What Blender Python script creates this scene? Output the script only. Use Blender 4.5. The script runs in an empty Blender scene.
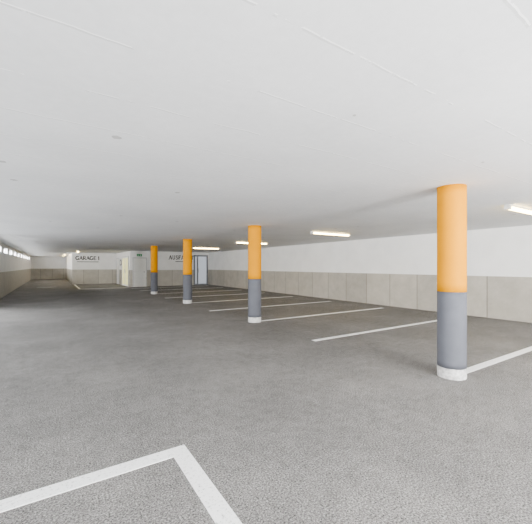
import bpy, bmesh, math
from mathutils import Vector
scene=bpy.context.scene
COL=scene.collection
H=2.5; CAMZ=1.455
scene.view_settings.view_transform='AgX'
scene.view_settings.look='AgX - Medium High Contrast'
scene.view_settings.exposure=1.4

# ---------------------------------------------------------------- materials
def mat(name):
    m=bpy.data.materials.new(name); m.use_nodes=True
    nt=m.node_tree; b=nt.nodes['Principled BSDF']
    return m,nt,b
def noise(nt,scale,detail=6,rough=.6,vec=None,coord=None):
    n=nt.nodes.new('ShaderNodeTexNoise'); n.inputs['Scale'].default_value=scale
    n.inputs['Detail'].default_value=detail; n.inputs['Roughness'].default_value=rough
    if vec is not None: nt.links.new(vec,n.inputs['Vector'])
    return n.outputs['Fac']
def ramp(nt,fac,stops):
    r=nt.nodes.new('ShaderNodeValToRGB')
    els=r.color_ramp.elements
    while len(els)<len(stops): els.new(.5)
    for e,(p,c) in zip(els,stops):
        e.position=p; e.color=(c[0],c[1],c[2],1) if not isinstance(c,(int,float)) else (c,c,c,1)
    nt.links.new(fac,r.inputs['Fac']); return r.outputs['Color']
def mix(nt,fac,a,b,mode='MIX'):
    m=nt.nodes.new('ShaderNodeMix'); m.data_type='RGBA'; m.blend_type=mode
    for i,v in ((0,fac),(6,a),(7,b)):
        s=m.inputs[i]
        if isinstance(v,(int,float)): s.default_value=v if i==0 else (v,v,v,1)
        elif isinstance(v,tuple): s.default_value=(v[0],v[1],v[2],1)
        else: nt.links.new(v,s)
    return m.outputs[2]
def math_(nt,op,a,b=None,c=None):
    m=nt.nodes.new('ShaderNodeMath'); m.operation=op
    for i,v in enumerate((a,b,c)):
        if v is None: continue
        if isinstance(v,(int,float)): m.inputs[i].default_value=v
        else: nt.links.new(v,m.inputs[i])
    return m.outputs[0]
def bump(nt,b,h,strength,dist):
    n=nt.nodes.new('ShaderNodeBump'); n.inputs['Strength'].default_value=strength; n.inputs['Distance'].default_value=dist
    nt.links.new(h,n.inputs['Height']); nt.links.new(n.outputs['Normal'],b.inputs['Normal'])
def pos(nt):
    g=nt.nodes.new('ShaderNodeNewGeometry'); s=nt.nodes.new('ShaderNodeSeparateXYZ')
    nt.links.new(g.outputs['Position'],s.inputs[0]); return g.outputs['Position'],s.outputs
def simple(name,c,rough=.6,var=.06,scale=6,metal=0,bs=0):
    m,nt,b=mat(name); p,_=pos(nt)
    f=noise(nt,scale,5,.6,p)
    c2=tuple(max(0,x*(1-var*2)) for x in c); c3=tuple(min(1,x*(1+var)) for x in c)
    nt.links.new(ramp(nt,f,[(.3,c2),(.7,c3)]),b.inputs['Base Color'])
    b.inputs['Roughness'].default_value=rough; b.inputs['Metallic'].default_value=metal
    if bs: bump(nt,b,noise(nt,scale*12,4,.6,p),bs,.004)
    return m
def emis(name,c,s):
    m,nt,b=mat(name)
    b.inputs['Base Color'].default_value=(*c,1); b.inputs['Emission Color'].default_value=(*c,1)
    b.inputs['Emission Strength'].default_value=s; return m

# asphalt
M_floor,nt,b=mat('asphalt'); p,s=pos(nt)
big=ramp(nt,noise(nt,.6,6,.7,p),[(.3,(.20,.194,.188)),(.50,(.238,.231,.223)),(.66,(.285,.275,.264))])
mid=ramp(nt,noise(nt,9,8,.85,p),[(.34,.76),(.5,1.0),(.66,1.14)])
fine=ramp(nt,noise(nt,85,5,.85,p),[(.37,.12),(.5,1.0),(.60,1.8),(.68,2.8)])
c=mix(nt,1,big,mid,'MULTIPLY'); c=mix(nt,1,c,fine,'MULTIPLY')
nt.links.new(c,b.inputs['Base Color']); b.inputs['Roughness'].default_value=.9
b.inputs['Specular IOR Level'].default_value=.2
bump(nt,b,noise(nt,80,5,.8,p),.65,.009)

# ceiling: white painted concrete with broken formwork joints across the bays
M_ceil,nt,b=mat('painted_concrete_ceiling'); p,s=pos(nt)
wob=math_(nt,'MULTIPLY',noise(nt,2.2,4,.6,p),.05)
yy=math_(nt,'ADD',s[1],wob)
fr=math_(nt,'FRACT',math_(nt,'DIVIDE',math_(nt,'SUBTRACT',yy,0.59-.275),.55))
d=math_(nt,'ABSOLUTE',math_(nt,'SUBTRACT',fr,.5))
line=math_(nt,'LESS_THAN',d,.008)
brk=math_(nt,'GREATER_THAN',noise(nt,2.3,6,.75,p),.50)
line=math_(nt,'MULTIPLY',line,brk)
edge=math_(nt,'MULTIPLY',math_(nt,'LESS_THAN',math_(nt,'ABSOLUTE',math_(nt,'SUBTRACT',fr,.519)),.011),brk)
base=ramp(nt,noise(nt,.8,5,.6,p),[(.3,(.755,.76,.77)),(.7,(.83,.833,.84))])
mott=ramp(nt,noise(nt,14,5,.7,p),[(.3,.94),(.7,1.0)])
base=mix(nt,1,base,mott,'MULTIPLY')
c=mix(nt,math_(nt,'MULTIPLY',line,.8),base,(1,1,1))
c=mix(nt,math_(nt,'MULTIPLY',edge,.42),c,(.5,.5,.5))
vo=nt.nodes.new('ShaderNodeTexVoronoi'); vo.inputs['Scale'].default_value=1.3; nt.links.new(p,vo.inputs['Vector'])
chip=math_(nt,'LESS_THAN',math_(nt,'ADD',vo.outputs['Distance'],math_(nt,'MULTIPLY',noise(nt,30,3,.6,p),.06)),.08)
c=mix(nt,math_(nt,'MULTIPLY',chip,.7),c,(.40,.39,.38))
nt.links.new(c,b.inputs['Base Color']); b.inputs['Roughness'].default_value=.75
hh=noise(nt,9,5,.6,p)
bump(nt,b,hh,.12,.01)

M_white=simple('white_wall_paint',(.83,.825,.81),.7,.03,1.5,bs=.2)
# beige concrete panels with vertical joints (y direction) 
def panel_mat(name,axis,off,step,c1,c2):
    m,nt,b=mat(name); p,s=pos(nt)
    q=math_(nt,'DIVIDE',math_(nt,'SUBTRACT',s[axis],off-step/2),step)
    fr=math_(nt,'FRACT',q); d=math_(nt,'ABSOLUTE',math_(nt,'SUBTRACT',fr,.5))
    line=math_(nt,'LESS_THAN',d,.012)
    wn=nt.nodes.new('ShaderNodeTexWhiteNoise'); wn.noise_dimensions='1D'
    nt.links.new(math_(nt,'FLOOR',math_(nt,'SUBTRACT',q,.5)),wn.inputs['W'])
    tone=ramp(nt,wn.outputs['Value'],[(0,.91),(1,1.06)])
    base=ramp(nt,noise(nt,2.6,7,.7,p),[(.3,c1),(.7,c2)])
    base=mix(nt,1,base,tone,'MULTIPLY')
    c=mix(nt,math_(nt,'MULTIPLY',line,.6),base,(.14,.13,.11))
    nt.links.new(c,b.inputs['Base Color']); b.inputs['Roughness'].default_value=.8
    bump(nt,b,math_(nt,'ADD',math_(nt,'MULTIPLY',noise(nt,30,4,.6,p),.2),math_(nt,'MULTIPLY',line,-1)),.4,.01)
    return m
M_beige_y=panel_mat('beige_concrete_panels',1,4.36,1.06,(.40,.373,.325),(.50,.47,.415))
M_beige_x=panel_mat('beige_concrete_cross',0,1.0,1.06,(.46,.435,.385),(.55,.525,.47))
M_orange=simple('amber_orange_paint',(.64,.275,.0),.75,.02,3,bs=.1)
M_grey=simple('slate_grey_paint',(.122,.127,.146),.75,.05,4,bs=.1)
M_base=simple('chipped_white_plinth',(.60,.595,.58),.7,.18,22,bs=.6)
# worn marking paint
M_line,nt,b=mat('worn_white_marking'); p,s=pos(nt)
f=ramp(nt,noise(nt,55,5,.85,p),[(.36,(.35,.35,.34)),(.43,(.92,.92,.91)),(.7,(.99,.99,.98))])
nt.links.new(f,b.inputs['Base Color']); b.inputs['Roughness'].default_value=.7
bump(nt,b,noise(nt,60,5,.7,p),.3,.005)
M_lampbody=simple('lamp_housing_white',(.65,.64,.6),.4)
M_tube=emis('fluorescent_diffuser',(1,.74,.30),8)
M_dark=simple('grey_metal_frame',(.24,.25,.27),.4)
M_board=simple('dark_board_frame',(.08,.08,.09),.5)
M_doorw=simple('white_door_paint',(.84,.84,.81),.5,.02)
M_yellow_glow=emis('glowing_cream_pane',(.74,.71,.38),.22)  # emission stands in for the light of a lit opening
M_steel=simple('brushed_steel',(.5,.5,.5),.3,metal=1)
M_blueglass=emis('glowing_blue_door_glass',(.46,.49,.54),.20)  # slight glow put into the glass for the lit space behind
M_green=simple('green_sign_plate',(.03,.30,.12),.5)
M_signwhite=simple('white_sign_mark',(.85,.88,.85),.5)
M_paper=simple('paper',(.8,.8,.78),.6)
M_letter=simple('dark_lettering_paint',(.004,.004,.004),.8)
M_pvc=simple('window_frame_white',(.6,.6,.6),.4)
M_glass,nt,b=mat('clear_window_glass')
tr=nt.nodes.new('ShaderNodeBsdfTransparent'); gl=nt.nodes.new('ShaderNodeBsdfGlossy'); gl.inputs['Roughness'].default_value=.05
mx=nt.nodes.new('ShaderNodeMixShader'); mx.inputs[0].default_value=.06
nt.links.new(tr.outputs[0],mx.inputs[1]); nt.links.new(gl.outputs[0],mx.inputs[2])
nt.links.new(mx.outputs[0],nt.nodes['Material Output'].inputs['Surface'])

# ---------------------------------------------------------------- helpers
def mesh(name,bm,mats,parent=None,loc=(0,0,0),smooth=False):
    me=bpy.data.meshes.new(name); bm.to_mesh(me); bm.free()
    for m in mats: me.materials.append(m)
    if smooth:
        for f in me.polygons: f.use_smooth=True
    o=bpy.data.objects.new(name,me); o.location=loc; COL.objects.link(o)
    if parent: o.parent=parent
    return o
def abox(bm,x0,x1,y0,y1,z0,z1,mi=0,bev=0):
    r=bmesh.ops.create_cube(bm,size=1)
    vs=r['verts']
    for v in vs:
        v.co.x=x0+(v.co.x+.5)*(x1-x0); v.co.y=y0+(v.co.y+.5)*(y1-y0); v.co.z=z0+(v.co.z+.5)*(z1-z0)
    fs=set(f for v in vs for f in v.link_faces)
    for f in fs: f.material_index=mi
    if bev:
        es=list(set(e for v in vs for e in v.link_edges))
        rr=bmesh.ops.bevel(bm,geom=es,offset=bev,segments=2,affect='EDGES')
        for f in rr['faces']: f.material_index=mi
def boxes(name,lst,mats,parent=None,loc=(0,0,0),bev=0):
    bm=bmesh.new()
    for l in lst: abox(bm,*l[:6],mi=(l[6] if len(l)>6 else 0),bev=bev)
    return mesh(name,bm,mats,parent,loc)
def struct(o,label,cat):
    o['kind']='structure'; o['label']=label; o['category']=cat; return o
def thing(o,label,cat,group=None):
    o['label']=label; o['category']=cat
    if group: o['group']=group
    return o
def empty(name,loc):
    e=bpy.data.objects.new(name,None); e.empty_display_size=.2; e.location=loc; COL.objects.link(e); return e
def copy_thing(root,loc):
    r=root.copy(); r.location=loc; COL.objects.link(r)
    for ch in root.children:
        c2=ch.copy(); c2.parent=r; COL.objects.link(c2)
        for g in ch.children:
            g2=g.copy(); g2.parent=c2; COL.objects.link(g2)
    return r

# ---------------------------------------------------------------- shell
XL=-1.97; XR=10.26; YB=-7.0; YE=43.0; YS=24.0; YG=30.0; XS=4.45; XP=1.26; BH=1.17
struct(boxes('floor',[(XL-.2,XR+.2,YB-.2,YE+.2,-.2,0)],[M_floor]),'rough grey asphalt garage floor','floor')
struct(boxes('ceiling',[(XL-.2,XR+.2,YB-.2,YE+.2,H,H+.2)],[M_ceil]),'low white painted concrete ceiling slab','ceiling')
struct(boxes('wall_right',[(XR,XR+.2,YB,YS,0,BH,1),(XR,XR+.2,YB,YS,BH,H,0)],[M_white,M_beige_y]),'long wall, white above beige concrete panels','wall')
struct(boxes('wall_stair',[(XS,XR+.2,YS,YS+.2,0,BH,1),(XS,XR+.2,YS,YS+.2,BH,H,0)],[M_white,M_beige_x]),'white and beige wall with entrance doors','wall')
struct(boxes('wall_recess',[(XS,XS+.2,YS+.2,YG,0,BH,1),(XS,XS+.2,YS+.2,YG,BH,H,0)],[M_white,M_beige_y]),'short return wall, white above beige','wall')
struct(boxes('wall_garage',[(XP,XS+.2,YG,YG+.2,0,BH,1),(XP,XS+.2,YG,YG+.2,BH,H,0)],[M_white,M_beige_x]),'white and beige wall carrying painted lettering','wall')
struct(boxes('wall_passage',[(XP,XP+.2,YG+.2,YE,0,BH,1),(XP,XP+.2,YG+.2,YE,BH,H,0)],[M_white,M_beige_y]),'side wall of the far passage','wall')
struct(boxes('wall_end',[(XL,XP+.2,YE,YE+.2,0,BH,1),(XL,XP+.2,YE,YE+.2,BH,H,0)],[M_white,M_beige_x]),'end wall of the far passage','wall')
# left wall: unseen opening added for fill light (YD0..YD1), then high window band
W0=2.08; W1=2.35; ww=1.4; step=2.4; YD0=YB; YD1=14.5
ys=[15.2+step*i for i in range(11)]
L=[(XL-.2,XL,YD0,YD1,2.4,H,1),
   (XL-.2,XL,YD1,YE,0,BH,0),(XL-.2,XL,YD1,YE,BH,W0,1),(XL-.2,XL,YD1,YE,W1,H,1)]
prev=YD1
for y in ys:
    L.append((XL-.2,XL,prev,y,W0,W1,1)); prev=y+ww
L.append((XL-.2,XL,prev,YE,W0,W1,1))
struct(boxes('wall_left',L,[M_beige_x,M_white]),'white wall above beige band with high windows','wall')
for i,y in enumerate(ys):
    e=empty('window_%d'%(i+1),(XL-.12,y+ww/2,W0)); struct(e,'low horizontal strip window under the ceiling','window')
    h=W1-W0
    boxes('frame',[(-.03,.03,-ww/2,ww/2,0,.04),(-.03,.03,-ww/2,ww/2,h-.04,h),(-.03,.03,-ww/2,-ww/2+.04,.04,h-.04),(-.03,.03,ww/2-.04,ww/2,.04,h-.04),(-.03,.03,-.03,.03,.04,h-.04)],[M_pvc],e)
    boxes('pane',[(-.004,.004,-ww/2+.04,-.03,.04,h-.04),(-.004,.004,.03,ww/2-.04,.04,h-.04)],[M_glass],e)
# rear wall with vehicle opening behind the viewpoint
struct(boxes('wall_rear',[(XR-.6,XR+.2,YB-.2,YB,0,H),(XL-.2,XR-.6,YB-.2,YB,2.4,H)],[M_white]),'white wall around the wide vehicle entrance','wall')

# ---------------------------------------------------------------- columns
R=.175
def cyl(name,r,z0,z1,m,parent,wob=0,seg=64):
    bm=bmesh.new()
    n=seg; rings=[]
    zs=[z0,z0+.004,z1-.004,z1] if z1-z0<.3 else [z0+(z1-z0)*i/12 for i in range(13)]
    for k,z in enumerate(zs):
        ring=[]
        for i in range(n):
            a=2*math.pi*i/n
            rr=r+wob*(math.sin(a*5+k)+.6*math.sin(a*11+2*k))
            zz=z+(wob*2*math.sin(a*7) if k==len(zs)-1 else 0)
            ring.append(bm.verts.new((rr*math.cos(a),rr*math.sin(a),zz)))
        rings.append(ring)
    for k in range(len(rings)-1):
        for i in range(n):
            bm.faces.new((rings[k][i],rings[k][(i+1)%n],rings[k+1][(i+1)%n],rings[k+1][i]))
    bm.faces.new(rings[0][::-1]); bm.faces.new(rings[-1])
    o=mesh(name,bm,[m],parent)
    for f in o.data.polygons: f.use_smooth=len(f.vertices)==4
    return o
ZB=.135; ZG=1.12
col=empty('column',(4.42,2.30,0))
thing(col,'round concrete column painted orange above slate grey','column','row of painted concrete columns')
o=cyl('plinth',R*.985,0,ZB,M_base,col,.0015); o['label']='chipped white band at the foot'
o=cyl('lower_shaft',R*.985,ZB,ZG,M_grey,col); o['label']='slate grey painted lower shaft'
o=cyl('upper_shaft',R*.985,ZG,H,M_orange,col); o['label']='bright orange painted upper shaft'
for y in (7.35,12.45,17.5): copy_thing(col,(4.42,y,0))

# ---------------------------------------------------------------- ceiling lamps
lamp=empty('ceiling_lamp',(7.3,7.5,H))
thing(lamp,'lit fluorescent batten lamp with clear cover on the ceiling','lamp','fluorescent ceiling lamps')
LW=.82
def bevbox(name,a,m,p,bev): return boxes(name,[a],[m],p,bev=bev)
bevbox('housing',(-LW,LW,-.045,.045,-.03,0),M_lampbody,lamp,.008)
bm=bmesh.new()
n=18; rings=[]
for x in (-LW+.06,LW-.06):
    rings.append([bm.verts.new((x,.048*math.cos(math.radians(35-250*i/n)),-.048+.03*math.sin(math.radians(35-250*i/n)))) for i in range(n+1)])
for i in range(n): bm.faces.new((rings[0][i],rings[0][i+1],rings[1][i+1],rings[1][i]))
bm.faces.new(rings[0]); bm.faces.new(rings[1][::-1]); bm.faces.new((rings[0][0],rings[1][0],rings[1][n],rings[0][n]))
bmesh.ops.recalc_face_normals(bm,faces=bm.faces[:])
mesh('diffuser',bm,[M_tube],lamp)
for sx in (-1,1):
    x0,x1=sorted((sx*(LW-.06),sx*LW))
    bevbox('end_cap',(x0,x1,-.05,.05,-.08,-.025),M_lampbody,lamp,.006)
for l in ((7.3,2.45),(7.3,12.4),(7.3,17.5)):
    copy_thing(lamp,(l[0],l[1],H))
for l in ((1.5,26.5),(.9,34.0),(.9,39.0)):  # farthest passage lamp is added to brighten the dark far end
    l2=copy_thing(lamp,(l[0],l[1],H)); l2.rotation_euler=(0,0,math.pi/2)

# ---------------------------------------------------------------- markings
def line(lst,label,grp):
    x0,y0=lst[0][0],lst[0][2]
    o=boxes('parking_line',[(a-x0,b_-x0,c-y0,d-y0,0,.004) for a,b_,c,d in lst],[M_line],None,(x0,y0,0))
    thing(o,label,'parking line',grp); return o
bm=bmesh.new()
pts=[(-1.6,2.475),(.77,2.475),(.77,-1.5),(.895,-1.5),(.895,2.6),(-1.6,2.6)]
vs=[bm.verts.new((x-.83,y-2.53,.004)) for x,y in pts]; f=bm.faces.new(vs)
r=bmesh.ops.extrude_face_region(bm,geom=[f])
for v in r['geom']:
    if isinstance(v,bmesh.types.BMVert): v.co.z=0
bmesh.ops.recalc_face_normals(bm,faces=bm.faces[:])
o=mesh('parking_line',bm,[M_line],None,(.83,2.53,0)); thing(o,'white angled corner line of a parking bay on asphalt','parking line')
G='white bay lines between columns and wall'
for i,y in enumerate([2.30,4.85,7.35,9.9,12.45,14.95,17.5,20.1,22.5]):
    xs=4.42+R+.02 if i in(0,2,4,6) else 4.25
    line([(xs,9.6,y-.06,y+.06)],'worn white bay line painted on the asphalt',G)
G2='white bay lines by the lettered wall'
line([(1.36,1.47,23.5,29.7)],'thin white line leading to the lettered wall',G2)
line([(1.5,4.3,23.5,23.62)],'white cross line before the lettered wall',G2)
line([(-.9,.2,27.0,27.12)],'short white mark on the asphalt',G2)

# ---------------------------------------------------------------- doors
def door(name,x0,x1,z1,framem,label):
    e=empty(name,((x0+x1)/2,YS,0)); struct(e,label,'door'); w=(x1-x0)/2
    boxes('door_frame',[(-w,-w+.06,-.04,0,0,z1),(w-.06,w,-.04,0,0,z1),(-w+.06,w-.06,-.04,0,z1-.06,z1)],[framem],e)
    return e,w
e,w=door('door_1',4.6,5.55,2.05,M_pvc,'white metal service door in the stair wall')
lf=boxes('leaf',[(-w+.06,w-.06,-.03,0,0.01,1.99)],[M_doorw],e)
boxes('handle',[(w-.18,w-.15,-.06,-.03,.98,1.1),(w-.26,w-.15,-.08,-.06,1.03,1.055)],[M_steel],lf)
e,w=door('door_2',9.0,10.15,2.3,M_dark,'glazed grey-blue entrance door with grey frame')
for a,b_,nm in ((-w+.06,-w+.30,'side_light'),(-w+.30,w-.06,'leaf')):
    lf=boxes(nm,[(a,a+.06,-.03,0,.01,2.24),(b_-.06,b_,-.03,0,.01,2.24),(a+.06,b_-.06,-.03,0,.01,.09),(a+.06,b_-.06,-.03,0,2.18,2.24)],[M_dark],e)
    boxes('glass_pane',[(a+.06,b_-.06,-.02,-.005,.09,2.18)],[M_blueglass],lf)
    if nm=='leaf': boxes('handle',[(a+.06,a+.08,-.07,-.03,.95,1.25)],[M_steel],lf)
# double door with glowing panes, in place of a lit opening (faces -x)
e=empty('door_3',(XS,25.75,0)); struct(e,'cream double door with glowing panes, standing in for a lit opening','door')
boxes('door_frame',[(-.04,0,-1.25,-1.19,0,2.16),(-.04,0,1.19,1.25,0,2.16),(-.04,0,-1.19,1.19,2.1,2.16)],[M_pvc],e)
for a,b_ in ((-1.19,-.01),(.01,1.19)):
    lf=boxes('leaf',[(-.03,0,a,a+.07,.01,2.1),(-.03,0,b_-.07,b_,.01,2.1),(-.03,0,a+.07,b_-.07,.01,.1),(-.03,0,a+.07,b_-.07,2.03,2.1)],[M_doorw],e)
    boxes('glass_pane',[(-.02,-.005,a+.07,b_-.07,.1,2.03)],[M_yellow_glow],lf)
    yh=-.12 if a<-.5 else .1
    boxes('handle',[(-.07,-.03,yh,yh+.02,.95,1.2)],[M_steel],lf)
e=empty('door_4',(XS,28.95,0)); struct(e,'pale door at the end of the return wall','door')
boxes('door_frame',[(-.04,0,-.55,-.49,0,2.1),(-.04,0,.49,.55,0,2.1),(-.04,0,-.49,.49,2.04,2.1)],[M_pvc],e)
lf=boxes('leaf',[(-.03,0,-.49,.49,.01,2.04)],[M_doorw],e)
boxes('handle',[(-.07,-.03,.36,.40,1.0,1.1)],[M_steel],lf)
# notices
for y,z,w_,h_ in ((27.7,1.5,.6,.45),):
    e=empty('notice_board',(XS,y,z)); thing(e,'small framed notice on the return wall','notice')
    boxes('board_frame',[(-.03,0,-w_/2,-w_/2+.06,0,h_),(-.03,0,w_/2-.06,w_/2,0,h_),(-.03,0,-w_/2+.06,w_/2-.06,0,.06),(-.03,0,-w_/2+.06,w_/2-.06,h_-.06,h_)],[M_board],e)
    boxes('sheet',[(-.015,0,-w_/2+.06,w_/2-.06,.06,h_-.06)],[M_paper],e)
# green escape sign
e=empty('exit_sign',(5.05,YS,2.13)); thing(e,'small green emergency exit sign above the white door','sign')
boxes('sign_plate',[(-.17,.17,-.02,0,0,.16)],[M_green],e,bev=.003)
bm=bmesh.new()
for pl,w_ in (([(-.09,.115),(-.09,.07),(-.12,.03)],.016),([(-.09,.07),(-.055,.03)],.016),([(-.125,.085),(-.06,.1)],.012),([(-.02,.08),(.10,.08)],.02),([(.065,.12),(.11,.08),(.065,.04)],.02),([(-.09,.128),(-.09,.146)],.02)):
    for i in range(len(pl)-1):
        a=Vector(pl[i]); c_=Vector(pl[i+1]); d_=(c_-a).normalized()*(w_/2); nn=Vector((-d_.y,d_.x))
        bm.faces.new([bm.verts.new((q.x,-.022,q.y)) for q in (a-nn,c_-nn,c_+nn,a+nn)])
bmesh.ops.recalc_face_normals(bm,faces=bm.faces[:])
mesh('pictogram',bm,[M_signwhite],e)

# ---------------------------------------------------------------- serif lettering
def arc(cx,cy,rx,ry,a0,a1,n=14):
    return [(cx+rx*math.cos(math.radians(a0+(a1-a0)*i/n)),cy+ry*math.sin(math.radians(a0+(a1-a0)*i/n))) for i in range(n+1)]
T,N=.21,.12   # thick and thin strokes, as a fraction of the cap height
def ser(x,y,w=.26): return ([(x-w/2,y),(x+w/2,y)],.08)
FONT={
'G':(.86,[(arc(.42,.5,.36,.46,45,315),T),([(.72,.06),(.72,.42)],T),ser(.68,.42,.34),([(.68,.82),(.74,.98)],N)]),
'A':(.84,[([(.08,0),(.42,1)],N),([(.42,1),(.76,0)],T),([(.2,.33),(.64,.33)],N),ser(.08,.02),ser(.76,.02)]),
'R':(.80,[([(.18,0),(.18,1)],T),([(.18,.97)]+arc(.4,.74,.24,.23,90,-90)+[(.18,.51)],N),([(.38,.5),(.72,0)],T),ser(.18,.02),ser(.74,.02,.18),ser(.14,.98,.2)]),
'E':(.74,[([(.18,0),(.18,1)],T),([(.1,.97),(.64,.97)],N),([(.18,.52),(.52,.52)],N),([(.1,.03),(.66,.03)],N),([(.64,.97),(.64,.8)],N),([(.66,.03),(.68,.22)],N),([(.52,.42),(.52,.62)],N)]),
'U':(.88,[([(.2,1),(.2,.34)]+arc(.44,.3,.24,.27,180,360)+[(.68,.34),(.68,1)],.15),ser(.2,.98,.22),ser(.68,.98,.22)]),
'S':(.66,[(arc(.32,.74,.2,.23,40,270)+arc(.32,.26,.22,.24,90,-140),.15),([(.5,.98),(.5,.76)],N),([(.12,.02),(.12,.24)],N)]),
'F':(.74,[([(.18,0),(.18,1)],T),([(.1,.97),(.62,.97)],N),([(.18,.52),(.5,.52)],N),([(.62,.97),(.62,.78)],N),([(.5,.42),(.5,.62)],N),ser(.18,.02,.3)]),
'H':(.88,[([(.2,0),(.2,1)],T),([(.68,0),(.68,1)],T),([(.2,.52),(.68,.52)],N),ser(.2,.02),ser(.2,.98),ser(.68,.02),ser(.68,.98)]),
'T':(.76,[([(.38,0),(.38,1)],T),([(.06,.97),(.70,.97)],N),([(.06,.97),(.06,.78)],N),([(.70,.97),(.70,.78)],N),ser(.38,.02,.3)]),
'1':(.5,[([(.26,0),(.26,1)],T),([(.28,.97),(.06,.76)],.12),ser(.26,.02,.36)]),
}
def letter(ch,h,parent,x):
    bm=bmesh.new()
    for k,(pl,w_) in enumerate(FONT[ch][1]):
        hw=w_/2*h; y=-.003-.0002*k
        L_,R_=[],[]
        for i,pnt in enumerate(pl):
            a=Vector(pl[max(i-1,0)]); c_=Vector(pl[min(i+1,len(pl)-1)]); d_=(c_-a).normalized(); nn=Vector((-d_.y,d_.x))
            q=Vector(pnt)*h
            L_.append(bm.verts.new((q.x+nn.x*hw,y,q.y+nn.y*hw))); R_.append(bm.verts.new((q.x-nn.x*hw,y,q.y-nn.y*hw)))
        for i in range(len(pl)-1): bm.faces.new((L_[i],R_[i],R_[i+1],L_[i+1]))
    bmesh.ops.recalc_face_normals(bm,faces=bm.faces[:])
    return mesh('letter',bm,[M_letter],parent,(x,0,0))
def text(s,h,x,y,z,label,u0,gap=.02):
    e=empty('wall_lettering',(x,y,z)); thing(e,label,'lettering'); cx=0
    for ch in s:
        if ch==' ': cx+=.35*h; continue
        letter(ch,h,e,cx); cx+=(FONT[ch][0]+gap)*h
    boxes('underline',[(u0,cx-.1,-.004,0,-.18,-.14)],[M_letter],e)
text('GARAGE 1',.29,1.5,YG,1.95,'dark serif lettering GARAGE 1 painted on white wall',.1)
text('AUSFAHRT',.29,7.1,YS,1.94,'dark serif lettering AUSFAHRT painted on the stair wall',.5)

# ---------------------------------------------------------------- light
w=bpy.data.worlds.new('World'); scene.world=w; w.use_nodes=True
bg=w.node_tree.nodes['Background']; bg.inputs[0].default_value=(.9,.95,1,1); bg.inputs[1].default_value=.6
def area(name,loc,rot,sx,sy,e,c):
    l=bpy.data.lights.new(name,'AREA'); l.shape='RECTANGLE'; l.size=sx; l.size_y=sy; l.energy=e; l.color=c
    o=bpy.data.objects.new(name,l); o.location=loc; o.rotation_euler=rot; COL.objects.link(o); return o
R90=math.radians(90)
area('entrance_daylight',(2.2,YB-1,1.25),(R90,0,0),2.6,2.0,720,(1,.995,.98))
area('ceiling_fill',(4.2,-2.9,.3),(math.pi,0,0),8,4.6,300,(1,1,1))  # unseen uplight added behind the camera to brighten the near ceiling
area('side_fill',(XL-5,7,1.25),(0,-R90,0),2.3,24,540,(1,1,1))  # unseen fill panel added outside the left opening to even the light
area('window_daylight',(XL-1.2,29,2.3),(0,-R90,0),1.0,28,3000,(.98,.99,1))

# ---------------------------------------------------------------- camera
cd=bpy.data.cameras.new('Camera'); cam=bpy.data.objects.new('Camera',cd); COL.objects.link(cam)
cd.sensor_width=36; cd.lens=328/532*36; cd.shift_y=4/532; cd.clip_start=.02; cd.clip_end=200
cam.location=(0,0,CAMZ); cam.rotation_euler=(math.radians(90),0,-math.atan2(213,328))
scene.camera=cam
